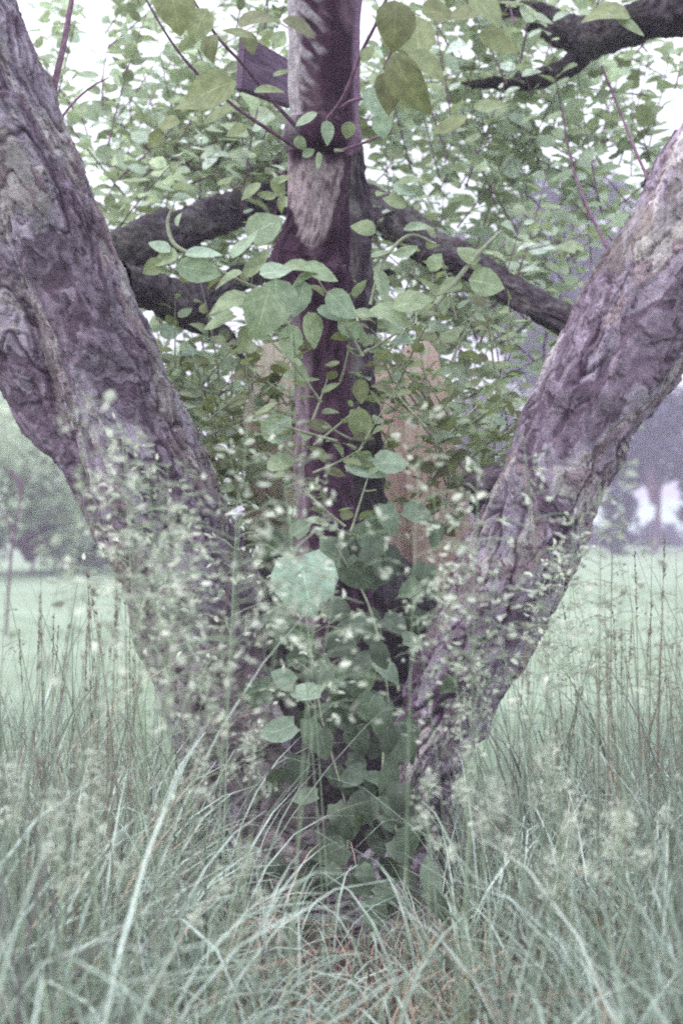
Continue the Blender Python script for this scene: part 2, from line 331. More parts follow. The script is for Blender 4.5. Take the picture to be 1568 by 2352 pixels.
def centre_col(u, c_, s, p, c, rnd, crack, q):  # lit left side and leaf-shadow mottle painted into the stem colour, with pale fingers
    # picture-height of the ring, only to lay the colour bands out along the stem
    y = HY-(p[2]-EYE)/(K*p[1]); dh = 0.0
    pale = np.array((0.60, 0.54, 0.60)); dk = np.array((0.036, 0.014, 0.032)); n = noise.noise(q*3)
    def ss(a, b, x): t = min(1, max(0, (x-a)/(b-a))); return t*t*(3-2*t)
    mot = noise.noise(q*1.6+Vector((9, 0, 0))); mot2 = noise.noise(q*5.5); n8 = noise.noise(q*9)
    brown = np.array((0.095, 0.055, 0.08)); dkm = dk*(1-ss(-0.1, 0.5, mot))+brown*ss(-0.1, 0.5, mot); dkm = dkm*(1+0.5*mot2)
    if y < 350:
        w1 = noise.noise(Vector((y/55.0, 7, 0))); ph = (y/38.0+1.1*w1-(u+1)*(1.5+y/170)+0.35*noise.noise(q*0.9)) % 1.0
        reach = 0.12-0.002*abs(y-70)+0.55*noise.noise(Vector((y/24.0, 3, 1))); lim = -0.66+0.10*n
        wdt = 0.17+0.12*noise.noise(Vector((y/38.0+u, 11, 4)))
        fg = (1-ss(wdt, wdt+0.2, abs(ph-0.4)))*(1-ss(reach-0.45, reach, u))*(0.75 if c_ > -0.2 else 0)*(1-ss(215, 275, y))
        k = max((1-ss(lim-0.12, lim+0.15, u))*(1-0.7*ss(250, 340, y)), fg); k *= 0.85+0.3*n8
        c = pale*0.66*(1+0.25*mot2)*k+dkm*(1-k); dh = 0.0015*k+0.010*ss(270, 300, y)*(1-ss(325, 350, y))*(1+1.5*mot)
        e_ = ss(0.70, 0.95, u); c = c*(1-e_)+np.array((0.20, 0.12, 0.20))*e_
    elif y < 590 and c_ > -0.3:
        tip = 556-170*abs(u+0.15)**2.5+26*mot+12*mot2; k = (1-ss(tip-16, tip+10, y))*ss(345, 400, y+40*mot)
        k *= 1-0.6*ss(0.15, 0.5, mot2)-0.35*ss(0.45, 1, u)
        c = np.array((0.30, 0.235, 0.265))*(1+0.35*n8)*k+dkm*(1-k); dh = 0.002*k+0.004*mot2
    elif y < 720: c = dkm*(1.2+0.9*n); dh = 0.012*n
    else:
        e_ = ss(-0.45, -0.75, u+0.5*mot); c = np.array((0.075, 0.035, 0.065))*(1+0.9*n)*(1-e_)+np.array((0.24, 0.18, 0.22))*(1+0.3*n)*e_; dh = 0.008*n
    return c, dh
bark_tube('trunk', pxctrl([(765, -400, 90, 3.0), (748, -60, 86, 3.04), (748, 120, 82, 3.06), (745, 270, 80, 3.08), (738, 320, 78, 3.08), (733, 380, 70, 3.09), (733, 500, 68, 3.1), (722, 560, 82, 3.12), (712, 610, 94, 3.13), (725, 670, 84, 3.14), (734, 760, 64, 3.15), (740, 950, 62, 3.18), (748, 1150, 68, 3.22), (765, 1400, 95, 3.3), (785, 1700, 130, 3.4), (790, 2100, 200, 3.5)]), TREE, step=0.003, k=180, style='smooth', colorfn=centre_col, amp=0.8)
# dark stem right behind the centre one
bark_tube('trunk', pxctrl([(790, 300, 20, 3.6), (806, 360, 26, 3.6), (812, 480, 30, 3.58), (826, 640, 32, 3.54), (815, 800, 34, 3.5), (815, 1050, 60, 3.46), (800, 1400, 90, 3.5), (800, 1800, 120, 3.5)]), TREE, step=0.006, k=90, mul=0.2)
# knot stub in the crotch of the right stem
bark_tube('branch_stub', pxctrl([(1190, 1240, 62, 3.3), (1150, 1180, 60, 3.3), (1122, 1130, 52, 3.28), (1108, 1090, 40, 3.26)]), TREE, step=0.005, k=80, cap=True, mul=0.32, amp=2.2)
# root mass joining the stems; its bark painted near-black for crotch shade
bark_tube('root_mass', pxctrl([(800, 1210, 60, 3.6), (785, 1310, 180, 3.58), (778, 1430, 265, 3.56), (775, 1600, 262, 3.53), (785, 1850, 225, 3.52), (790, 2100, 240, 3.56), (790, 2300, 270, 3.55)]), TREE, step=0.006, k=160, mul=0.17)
# rear limbs
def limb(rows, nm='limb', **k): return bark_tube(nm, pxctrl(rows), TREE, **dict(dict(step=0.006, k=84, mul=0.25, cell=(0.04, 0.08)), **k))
LIMBS = []
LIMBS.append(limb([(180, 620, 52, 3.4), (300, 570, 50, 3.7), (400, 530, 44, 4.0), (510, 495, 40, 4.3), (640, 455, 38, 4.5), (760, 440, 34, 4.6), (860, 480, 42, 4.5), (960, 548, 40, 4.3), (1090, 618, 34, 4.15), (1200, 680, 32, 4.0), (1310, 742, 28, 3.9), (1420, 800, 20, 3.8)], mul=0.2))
LIMBS.append(limb([(260, 640, 46, 3.5), (350, 665, 44, 3.8), (430, 690, 40, 4.0), (520, 650, 30, 4.2), (640, 610, 24, 4.4), (800, 600, 20, 4.5), (900, 640, 14, 4.6)]))
LIMBS.append(limb([(380, 700, 34, 4.0), (440, 740, 22, 4.1), (520, 770, 13, 4.2), (560, 830, 6, 4.3)]))
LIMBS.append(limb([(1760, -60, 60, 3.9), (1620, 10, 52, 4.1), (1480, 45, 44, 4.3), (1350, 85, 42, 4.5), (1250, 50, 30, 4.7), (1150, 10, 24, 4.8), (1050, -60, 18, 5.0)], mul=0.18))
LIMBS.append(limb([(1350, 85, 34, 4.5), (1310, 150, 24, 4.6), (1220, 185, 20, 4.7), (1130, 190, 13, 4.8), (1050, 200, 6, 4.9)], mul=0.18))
LIMBS.append(limb([(900, 500, 24, 4.6), (700, 380, 24, 4.9), (560, 400, 22, 5.2), (430, 380, 14, 5.4), (330, 330, 8, 5.5)]))
limb([(1600, 330, 45, 3.3), (1530, 390, 30, 3.4), (1490, 430, 14, 3.5)], nm='branch_stub', mul=0.35)
# splintered bark edge plates on the left stem
def twig(rows, parent=TREE, mat='twig', nm='twig', k=7):
    v, f = tube(pxctrl(rows), max(10, len(rows)*6), k)
    return mesh(nm, v, f, M[mat], parent, {'rnd': np.full(len(v), .5)})
twig([(128, 262, 10, 3.1), (125, 200, 8, 3.12), (145, 110, 7, 3.15), (165, 0, 6, 3.2), (180, -90, 5, 3.2)])
twig([(190, 400, 10, 3.1), (150, 310, 8, 3.1), (128, 262, 8, 3.1)], mat='shootstem')
twig([(135, 280, 3.5, 3.12), (170, 235, 2.8, 3.2), (210, 200, 2.5, 3.25), (250, 178, 1.5, 3.3)])
for rows in ([(690, 345, 5, 3.05), (620, 300, 4.5, 2.95), (540, 245, 4, 2.85), (450, 165, 3.5, 2.8), (390, 90, 3, 2.75), (325, -20, 2.5, 2.7)],
             [(680, 290, 5, 3.03), (620, 225, 4.5, 2.95), (560, 150, 4, 2.85), (500, 85, 3.5, 2.8), (445, 0, 3, 2.75), (420, -60, 2, 2.7)],
             [(752, 275, 6, 2.98), (790, 220, 5, 2.9), (830, 120, 4.5, 2.85), (870, 40, 4, 2.8), (900, -40, 3, 2.8)],
             [(752, 280, 5, 2.98), (800, 235, 4, 2.92), (850, 215, 3, 2.9), (900, 115, 3, 2.85), (930, 60, 2, 2.8)],
             [(770, 350, 4, 3.0), (830, 330, 3.5, 2.95), (880, 310, 3, 2.9), (905, 305, 2, 2.9)],
             [(1500, 440, 4, 3.4), (1460, 350, 3.5, 3.5), (1420, 250, 3, 3.6), (1380, 150, 2.5, 3.6)],
             [(1400, 580, 4, 3.6), (1350, 480, 3.5, 3.7), (1310, 370, 2.5, 3.8), (1290, 250, 2, 3.8)]):
    twig(rows)

# leafy shoots behind: each rear limb carries its own foliage
def shoots_soup(specs, leafmat, parent, nm, size=(0.040, 0.086), tpl=LT, stem='twig', bright=0.0):
    ls, ss = Soup(), Soup(); pos = []; dr = []; nr = []; sz = []; rd = []
    for (p0, d, ln, nlv) in specs:
        d = Vector(d).normalized(); bend = Vector((random.uniform(-.3, .3), random.uniform(-.3, .3), random.uniform(-.05, .35)))
        pts = [p0+d*ln*t+bend*ln*t*t*0.5 for t in np.linspace(0, 1, 5)]
        v, f = tube([(*q, 0.0032*(1-0.7*i/4)) for i, q in enumerate(pts)], 7, 4); ss.add(v, f)
        tone = random.random()
        for i in range(nlv):
            t = (i+0.6)/nlv; q = p0+d*ln*t+bend*ln*t*t*0.5; a = i*2.4+random.random()*0.6
            side = Vector((math.cos(a), math.sin(a), 0)); ld = side*0.9+d*0.55+Vector((0, 0, random.uniform(-.55, .35)))
            q2 = q+ld.normalized()*0.012
            pos.append(q2); dr.append(ld); nr.append(Vector((random.gauss(0, .6), random.gauss(-.35, .6), 1.0)))
            sz.append(random.uniform(*size)*(0.65+0.5*math.sin(math.pi*min(1, t*0.9+.1)))); rd.append(min(1, max(0, 0.3*tone+0.7*random.random()+bright)))
    v, f, a = instance(tpl, np.array([tuple(x) for x in pos]), np.array([tuple(x) for x in dr]), np.array([tuple(x) for x in nr]), np.array(sz), np.array(rd))
    o = mesh(nm, v, f, M[leafmat], parent, {'rnd': a}); ss.build('twigs', M[stem], o)['kind'] = 'stuff'; return o
def spread(n, x0, x1, y0, y1, d0, d1, lean=0, ln=(.3, .7), dens=None):
    out = []
    while len(out) < n:
        px, py = random.uniform(x0, x1), random.uniform(y0, y1); d = random.uniform(d0, d1)
        if dens and random.random() > dens(px, py): continue
        l = random.uniform(*ln); out.append((P(px, py+60, d), (random.gauss(lean, .5), random.gauss(0, .35), random.uniform(.1, 1.0)), l, int(l/0.024)))
    return out
FOL = [spread(46, 120, 700, -60, 420, 4.4, 6.3, .1, dens=lambda x, y: 0.35+0.6*(y > 200)+0.2*(x > 420)),
       spread(80, 230, 700, 260, 640, 4.3, 5.8, .1),
       spread(46, 380, 800, 640, 1050, 4.2, 5.4, 0, (.2, .5)),
       spread(64, 840, 1640, -80, 330, 4.3, 6.2, -.1, dens=lambda x, y: .45 if x > 1250 else .85),
       spread(85, 830, 1450, 200, 620, 4.4, 6.2, -.1),
       spread(90, 830, 1300, 560, 1060, 4.1, 5.6, -.05, (.2, .55))]
for L_, F_, b in zip([LIMBS[5], LIMBS[0], LIMBS[2], LIMBS[3], LIMBS[4], LIMBS[1]], FOL, (.05, .08, .12, .08, .1, .12)):
    shoots_soup(F_, 'leaf', L_, 'foliage', bright=b)
shoots_soup(spread(44, 400, 640, 900, 1330, 3.8, 4.5, 0, (.15, .4)), 'leaf', LIMBS[2], 'foliage')
# crown overhead (outside the frame, shades the stems as in the photo)
cr = []
for i in range(110):
    a = random.uniform(0, 2*math.pi); rr = random.uniform(0.4, 2.6)
    cr.append((Vector((rr*math.cos(a), 3.9+rr*math.sin(a)*0.8, random.uniform(2.75, 3.8))), (math.cos(a)*.5, math.sin(a)*.5, .6), random.uniform(.4, .8), 22))
shoots_soup(cr, 'leaf', TREE, 'crown', size=(.05, .08))

# nearer leaves with a look of their own: centre px, length px, angle of the tip, tone, depth
def hero(rows, parent, mat='leafnear', nm='leaf', tpl=LTW, face=0.75, one=False):
    if not one and len(rows) > 1:
        for r_ in rows: hero([r_], parent, mat, nm, tpl, face)
        return
    pos, dr, nr, sz, rd = [], [], [], [], []
    for (px, py, ln, ang, tone, d) in rows:
        a = R(ang); D = Vector((math.cos(a), random.uniform(-.25, .25), math.sin(a)))
        L0 = ln*K*d; c = P(px, py, d)-D.normalized()*L0*0.5
        n_ = Vector((random.gauss(0, .5), -face, 0.55+random.gauss(0, .3)))
        pos.append(tuple(c)); dr.append(tuple(D)); nr.append(tuple(n_)); sz.append(L0*(0.95 if mat == 'leafnear' else 1.1)); rd.append(tone)
    v, f, a = instance(tpl, np.array(pos), np.array(dr), np.array(nr), np.array(sz), np.array(rd))
    k = len(rows); return mesh(nm, v, f, M[mat], parent, {'rnd': a, 'mid': np.tile(np.r_[np.ones(7), np.zeros(10)], k), 'along': np.tile(tpl[0][:, 1], k)})
hero([(600, 40, 115, 20, .2, 2.7), (690, 60, 90, -20, .1, 2.7), (545, 75, 80, 160, .3, 2.75), (480, 110, 70, -100, .25, 2.75), (575, 100, 60, -60, .2, 2.8),
      (400, 20, 120, -80, .35, 2.6), (455, 60, 90, -120, .45, 2.7), (470, 210, 150, 200, .4, 2.6), (440, 235, 90, 170, .4, 2.6), (620, 205, 75, 10, .5, 2.7),
      (650, 165, 50, 30, .6, 2.7), (500, 265, 80, 200, .45, 2.65), (540, 300, 60, 190, .5, 2.7), (380, 285, 70, 190, .4, 2.7), (355, 320, 60, 220, .35, 2.7)], TREE)
hero([(935, 200, 170, -65, .25, 2.6), (890, 215, 100, -80, .1, 2.7), (985, 150, 110, -30, .4, 2.6), (905, 60, 120, -95, .15, 2.6), (955, 80, 110, 100, .45, 2.65),
      (1120, 20, 110, -40, .45, 2.6), (1060, 30, 90, 180, .25, 2.7), (1010, 25, 90, 10, .3, 2.7), (1150, 95, 110, -5, .35, 2.7), (865, 240, 90, -55, .95, 2.85),
      (880, 290, 60, -75, .95, 2.85), (1030, 290, 90, -160, .4, 2.8), (1390, 25, 120, 175, .4, 2.6), (1450, 60, 80, -20, .6, 2.6), (1130, 240, 90, 20, .5, 2.8),
      (845, 120, 50, 60, .5, 2.8), (870, 175, 45, 80, .6, 2.8)], TREE)
hero([(752, 305, 62, -85, .85, 2.95), (732, 372, 45, -80, .9, 2.95), (800, 300, 42, -100, .55, 2.97), (702, 275, 60, 205, .8, 2.95), (690, 330, 40, -60, .7, 2.97), (780, 345, 30, 10, .6, 2.98), (710, 350, 36, 30, .75, 2.97)], TREE)
hero([(575, 440, 62, 215, .55, 2.9), (610, 450, 46, 170, .5, 2.9), (640, 430, 50, -60, .55, 2.9), (645, 470, 40, -110, .45, 2.9), (650, 410, 44, 40, .5, 2.9)], TREE)
hero([(833, 520, 64, 155, .6, 2.95), (905, 460, 64, 150, .6, 2.9), (945, 412, 64, 20, .6, 2.9), (930, 435, 60, -10, .95, 2.9), (1075, 580, 66, 120, .6, 2.95),
      (1030, 655, 66, 190, .6, 2.95), (880, 580, 60, 30, .75, 2.9), (960, 520, 70, 10, .8, 2.9), (935, 575, 60, 45, .75, 2.9), (1120, 650, 90, -10, .7, 2.95), (880, 660, 90, -60, .8, 2.9), (1000, 600, 50, 60, .7, 2.9)], TREE)
twig([(850, 700, 4, 2.9), (880, 600, 4, 2.9), (940, 540, 4, 2.9), (1000, 560, 3, 2.9)], mat='shootstem', nm='green_shoot')
twig([(1000, 700, 6, 2.95), (1050, 640, 6, 2.95), (1100, 580, 5, 2.95), (1150, 530, 3, 2.95)], mat='shootstem', nm='green_shoot')
twig([(690, 700, 5, 2.95), (560, 650, 5, 2.85), (450, 590, 5, 2.8), (400, 560, 5, 2.8), (385, 510, 4, 2.8), (400, 470, 3, 2.8)], mat='shootstem', nm='green_shoot')
hero([(470, 580, 90, 10, .95, 2.75), (460, 620, 110, -10, .85, 2.75), (375, 590, 70, 190, .6, 2.75), (350, 615, 60, 210, .5, 2.75), (365, 565, 60, 150, .9, 2.75), (410, 500, 40, 80, .8, 2.75),
      (560, 560, 90, 60, .85, 2.8), (610, 520, 100, 30, .8, 2.85), (590, 600, 90, 60, .6, 2.8), (520, 640, 80, 200, .7, 2.8), (640, 700, 120, -80, .85, 2.8), (600, 720, 130, -110, .75, 2.75),
      (520, 690, 100, 190, .65, 2.75), (500, 740, 90, 200, .7, 2.8), (560, 780, 80, -130, .5, 2.8), (635, 620, 80, 20, .9, 2.75)], TREE)
hero([(700, 612, 110, 4, .7, 2.85), (690, 640, 70, 200, .8, 2.85), (740, 625, 90, -12, .75, 2.85), (690, 690, 90, -100, .9, 2.85), (785, 700, 90, -40, .9, 2.88), (720, 760, 90, -70, .75, 2.9), (670, 790, 90, -90, .8, 2.9),
      (690, 860, 70, -60, .8, 2.95), (760, 720, 70, -20, .95, 2.9), (810, 760, 80, -30, .85, 2.9), (840, 720, 80, 10, .75, 2.9), (900, 720, 110, -20, .7, 2.85), (950, 690, 100, 20, .65, 2.85),
      (830, 980, 90, -85, .5, 2.9), (845, 1075, 110, -10, .95, 2.9), (900, 1060, 90, 10, .85, 2.9), (830, 900, 60, -80, .3, 2.95), (640, 980, 90, 40, .9, 2.95), (650, 1060, 80, 20, .7, 2.95), (610, 940, 60, 200, .5, 2.95)], TREE)
shoots_soup(spread(44, 800, 1160, 800, 1200, 3.4, 3.8, 0, (.12, .3)), 'leafnear', TREE, 'foliage', size=(.035, .055), stem='shootstem')
shoots_soup(spread(36, 400, 680, 820, 1250, 3.5, 3.85, 0, (.12, .3)), 'leafnear', TREE, 'foliage', size=(.035, .055), stem='shootstem')

shoots_soup(spread(16, 655, 840, 740, 1180, 2.86, 3.0, 0, (.08, .2)), 'leafnear', TREE, 'foliage', size=(.028, .05), stem='shootstem')
shoots_soup(spread(14, 800, 1050, 640, 1000, 3.0, 3.3, 0, (.1, .22)), 'leafnear', TREE, 'foliage', size=(.03, .055), stem='shootstem')
# ------------------------------------------------------------------ boards
def board(rows, d0, thick, mat, nm='board', parent=None, depth=None):
    """a flat sawn board: outline in px at its own depth, real thickness"""
    pts = [P(x, y, (depth[i] if depth else d0)) for i, (x, y) in enumerate(rows)]
    n = (pts[1]-pts[0]).cross(pts[-1]-pts[0]).normalized()
    if n.y > 0: n = -n
    bm_v = [tuple(p) for p in pts]+[tuple(p-n*thick) for p in pts]; m = len(pts)
    me = bpy.data.meshes.new(nm); me.from_pydata(bm_v, [], [list(range(m)), list(range(2*m-1, m-1, -1))]+[[i, (i+1) % m, m+(i+1) % m, m+i] for i in range(m)])
    import bmesh
    b = bmesh.new(); b.from_mesh(me); bmesh.ops.recalc_face_normals(b, faces=b.faces); bmesh.ops.bevel(b, geom=b.edges[:], offset=0.003, segments=2, affect='EDGES'); b.to_mesh(me); b.free()
    me.materials.append(mat); o = bpy.data.objects.new(nm, me); C.objects.link(o)
    if parent: o.parent = parent; o.matrix_parent_inverse = Matrix.Translation(-parent_world(parent))
    return o
M['violet'] = plain_mat('dark_violet_board', (0.075, 0.045, 0.085), (0.16, 0.11, 0.17), 12, stretch=(1, 1, 8))
M['red'] = plain_mat('reddish_wood', (0.40, 0.275, 0.26), (0.62, 0.46, 0.43), 9, stretch=(9, 9, 0.7))
M['beige'] = plain_mat('beige_wood', (0.46, 0.39, 0.33), (0.70, 0.62, 0.53), 10, stretch=(9, 9, 0.7))
o = board([(566, 80), (668, 138), (676, 248), (558, 205)], 3.4, 0.022, M['violet'], 'nailed_board', depth=[3.32, 3.5, 3.5, 3.32]); tag(o, 'dark violet board corner sticking out behind the upright centre stem', 'board')
g = empty('leaning_boards', tuple(P(960, 1500, 3.9)), label='weathered reddish boards with rounded tops leaning behind the centre stem', cat='wooden boards')
board([(925, 800), (958, 784), (985, 783), (1006, 812), (1032, 950), (1080, 1200), (1100, 1420), (960, 1440), (930, 1100)], 3.9, 0.022, M['red'], 'plank', g)
board([(850, 850), (872, 832), (896, 840), (940, 960), (985, 1100), (1000, 1440), (850, 1440), (862, 1200)], 3.93, 0.022, M['red'], 'plank', g)
g = empty('broken_board', tuple(P(620, 1300, 3.95)), label='pale beige splintered board standing left of the centre stem', cat='wooden board')
board([(592, 792), (650, 783), (690, 786), (700, 1000), (700, 1250), (560, 1250), (565, 1010), (556, 960), (575, 900)], 3.95, 0.02, M['beige'], 'plank', g)
board([(570, 1015), (584, 940), (602, 985), (618, 930), (630, 990), (645, 1250), (560, 1250)], 3.92, 0.012, M['red'], 'splinter', g)

# ------------------------------------------------------------------ climbing plant at the foot
IV = empty('climbing_plant', (0.02, 3.1, 0), label='broad heart-leaved climber growing up the foot of the tree', cat='climbing plant')
hero([(702, 1338, 128, -75, 1.0, 2.74)], IV, 'ivy', 'broad_leaf', IVY, 1.2)
rows = [(745, 1385, 100, -60, .3, 3.0), (770, 1270, 90, -20, .5, 3.0), (690, 1270, 80, 160, .45, 3.0), (620, 1250, 80, -100, .3, 3.02), (650, 1440, 100, -50, .4, 3.0), (700, 1480, 100, -40, .35, 3.0),
        (810, 1320, 90, -70, .5, 3.0), (860, 1230, 100, -50, .55, 2.98), (640, 1680, 90, 200, .75, 2.9), (770, 1560, 60, -70, .8, 2.9), (850, 1565, 62, -80, .7, 2.92), (700, 1590, 90, 170, .85, 2.9),
        (890, 1540, 80, -40, .7, 2.92), (720, 1690, 90, -80, .6, 2.92), (880, 1660, 110, -70, .45, 2.95), (930, 1700, 100, -60, .45, 2.95), (800, 1640, 90, -100, .4, 3.0), (870, 1790, 80, -20, .5, 2.95),
        (810, 1780, 80, 200, .45, 2.95), (900, 1840, 90, -60, .6, 2.92), (830, 1860, 90, -120, .45, 2.95), (780, 1880, 80, -70, .4, 2.98), (920, 1960, 80, -50, .5, 2.9), (760, 1960, 90, 210, .35, 2.95),
        (840, 2030, 90, -10, .5, 2.85), (770, 2020, 80, -60, .35, 2.9), (985, 2010, 90, 100, .5, 2.85), (1010, 2080, 100, -50, .4, 2.8), (860, 2100, 90, -80, .6, 2.8), (700, 1830, 70, 190, .4, 3.0),
        (950, 1470, 60, 0, .4, 2.98), (690, 1210, 60, 60, .6, 3.0), (890, 1190, 80, -80, .7, 2.95), (960, 1180, 80, -20, .6, 2.95), (1000, 1230, 70, -100, .5, 3.0), (650, 1560, 60, 150, .7, 2.92)]
for i in range(26):
    yy = random.uniform(1250, 2080); rows.append((790+(yy-1400)*0.1+random.gauss(0, 60), yy, random.uniform(50, 85), random.uniform(-140, -30), random.choice((.05, .2, .35, .5, .75)), random.uniform(2.82, 2.95)))
for i in range(90):
    yy = random.uniform(1180, 2150); cx = 785+(yy-1400)*0.09; rows.append((cx+random.gauss(0, 85), yy, random.uniform(50, 85), random.uniform(-150, -20), random.uniform(.05, .5), random.uniform(2.95, 3.12)))
IVY = leaf_template(0.40, 0.10, 0.28, heart=0.3)
rows = [(x, y, l*.85, a, t*.8, d) for x, y, l, a, t, d in rows if math.hypot(x-702, y-1338) > 95]; cut = 50
hero(rows[:cut], IV, 'ivy', 'leaf', IVY, .9); hero(rows[cut:], IV, 'ivy', 'foliage', IVY, .9, one=True)['kind'] = 'stuff'
for r_ in ([(900, 2180, 4, 2.9), (930, 1990, 4, 2.92), (880, 1800, 4, 2.95), (890, 1600, 3, 2.98), (850, 1400, 3, 3.0), (770, 1250, 2, 3.0)], [(760, 2150, 4, 2.95), (800, 1900, 3, 2.98), (740, 1650, 3, 3.0), (700, 1400, 2, 3.0)]):
    twig(r_, IV, 'shootstem', 'vine_stem')

# ------------------------------------------------------------------ grass
def blades(n, ylim, lens, wid, bend, tone, xspread=0.33, keep=None, seed=1):
    g = np.random.default_rng(seed); seg = 7
    d = g.uniform(*ylim, n*3); x = g.uniform(-1, 1, n*3)*(xspread*d+0.15)
    if keep is not None:
        k = g.random(n*3) < keep(x, d); x, d = x[k], d[k]
    x, d = x[:n], d[:n]; n = len(x)
    nt_ = max(1, n//22); ti = g.integers(0, nt_, n); loose = g.random(n) < .5          # most blades stand in tufts
    ox, oy = g.normal(0, .032, n), g.normal(0, .032, n); x = np.where(loose, x, x[ti]+ox); d = np.where(loose, d, d[ti]+oy)
    L0 = g.uniform(*lens, n)*np.where(g.random(n) < .15, 1.15, 1); W0 = g.uniform(*wid, n)
    cen = np.exp(-((x-0.02)/0.30)**2)*(d < 3.6); L0 = L0*(1-0.48*cen)
    L0 = np.where(loose, L0, L0*(0.72+0.5*g.random(nt_))[ti])
    az = np.where(loose, g.uniform(0, 2*np.pi, n), np.arctan2(oy, ox)+g.normal(0, .7, n)); tilt = np.abs(g.normal(0.12, 0.14, n)); cur = g.uniform(*bend, n)
    t = np.linspace(0, 1, seg+1); ang = tilt[:, None]+cur[:, None]*t[None]**1.7
    kink = (g.random(n) < .12); kp = g.uniform(.4, .8, n); ang += np.where(kink[:, None] & (t[None] > kp[:, None]), 1.1, 0)
    ds = L0[:, None]/seg; h = np.zeros((n, seg+1)); z = np.zeros((n, seg+1))
    h[:, 1:] = np.cumsum(np.sin(ang[:, :-1])*ds, 1); z[:, 1:] = np.cumsum(np.cos(ang[:, :-1])*ds, 1)
    cx = x[:, None]+h*np.cos(az)[:, None]; cy = d[:, None]+h*np.sin(az)[:, None]; z = np.maximum(z, 0.005)
    tw = az+np.pi/2+g.normal(0, .6, n); w = W0[:, None]*np.array([.7, .95, 1, 1, .9, .72, .45, .06])[None]*.5
    sx, sy = np.cos(tw)[:, None]*w, np.sin(tw)[:, None]*w
    V = np.stack([np.stack([cx-sx, cy-sy, z], -1), np.stack([cx+sx, cy+sy, z+w*.3], -1)], 2).reshape(-1, 3)
    b = (np.arange(n)*(seg+1)*2)[:, None]; i = np.arange(seg)[None]*2
    F = np.stack([b+i, b+i+1, b+i+3, b+i+2], -1).reshape(-1, 4)
    return V, F, np.repeat(np.clip(tone(g, n), 0, 1), (seg+1)*2)
def keep_base(x, d):
    k = np.ones_like(x); near = np.exp(-(((x-0.03)/(0.15+0.04*d))**2))*((d > 1.7) & (d < 3.9)); k -= 0.95*near
    return np.clip(k, 0, 1)
G = Soup()
def green(g, n): return np.where(g.random(n) < .04, g.uniform(.9, 1, n), g.beta(1.0, .85, n)*.86)
G.add(*blades(6400, (1.25, 4.1), (.22, .60), (.0026, .006), (.4, 2.2), green, keep=keep_base, seed=1))
G.add(*blades(2600, (1.3, 3.4), (.38, .78), (.003, .0065), (.5, 2.6), green, keep=keep_base, seed=2))
G.add(*blades(1300, (1.3, 3.0), (.26, .60), (.005, .0095), (1.0, 2.8), lambda g, n: g.uniform(.4, .86, n), seed=3))
G.add(*blades(130, (1.9, 2.75), (.5, .85), (.005, .009), (1.2, 2.8), lambda g, n: g.uniform(.5, .86, n), xspread=.13, seed=13))
G.add(*blades(950, (1.7, 3.4), (.60, .98), (.002, .0036), (.05, .7), lambda g, n: g.uniform(.05, .6, n), keep=lambda x, d: (np.abs(x) > .30)*1.0, seed=21))
G.add(*blades(2600, (1.6, 2.9), (.20, .52), (.0028, .0055), (1.0, 3.6), lambda g, n: g.uniform(.88, 1, n), seed=14))
G.add(*blades(3000, (1.3, 3.6), (.10, .26), (.0022, .004), (.6, 3.0), lambda g, n: g.uniform(.88, 1, n), seed=4))
G.add(*blades(380, (1.6, 3.0), (.12, .42), (.003, .006), (.6, 2.4), green, xspread=.12, seed=5))
G.add(*blades(7000, (4.0, 7.5), (.05, .16), (.003, .005), (.4, 1.6), lambda g, n: g.uniform(.3, .8, n), seed=6))
tag(G.build('tall_grass', M['grass']), 'dense long grey-green meadow grass round the tree', 'grass', kind='stuff')

# seeding grass stems: prototypes (1 m tall), copied
def proto_open(seed, dry=False, dens=1.0):
    r = random.Random(seed); e = empty('seeding_grass'); st = Soup(); pos, dr, nr, sz, rd = [], [], [], [], []
    lean = r.uniform(-.10, .10); top = Vector((lean, r.uniform(-.03, .03), 1))
    def ax(t): return Vector((top.x*t*t, top.y*t*t, t))
    v, f = tube([(*ax(t), .0011*(1-.5*t)) for t in (0, .25, .5, .75, 1)], 12, 4); st.add(v, f)
    for i in range(int(17*dens)):
        t = .72+.28*i/(17*dens); q = ax(t); a = r.uniform(0, 6.28); ln = .105*(1.05-(t-.72)/.28)*r.uniform(.6, 1.2)+.02
        d = Vector((math.cos(a), math.sin(a), r.uniform(.15, .7))).normalized(); tip = q+d*ln-Vector((0, 0, ln*.25))
        v, f = tube([(*q, .0008), (*(q+d*ln*.55), .0007), (*tip, .0005)], 5, 3); st.add(v, f)
        for k in range(r.randint(2, 5)):
            u = r.uniform(.25, 1); b = q.lerp(tip, u)+Vector((r.gauss(0, .006), r.gauss(0, .006), r.gauss(0, .006)))
            dd = d+Vector((r.gauss(0, .5), r.gauss(0, .5), r.gauss(-.15, .5)))
            pos.append(tuple(b)); dr.append(tuple(dd)); nr.append((r.gauss(0, 1), -1, r.gauss(0, 1))); sz.append(r.uniform(.010, .018)*(0.6 if dry else 1)); rd.append(r.random())
    st.build('stem', M['drystalk' if dry else 'stalk'], e)
    v, f, a = instance(SPK, np.array(pos), np.array(dr), np.array(nr), np.array(sz), np.array(rd)); mesh('seed_head', v, f, M['dryseed' if dry else 'seed'], e, {'rnd': a})
    return e
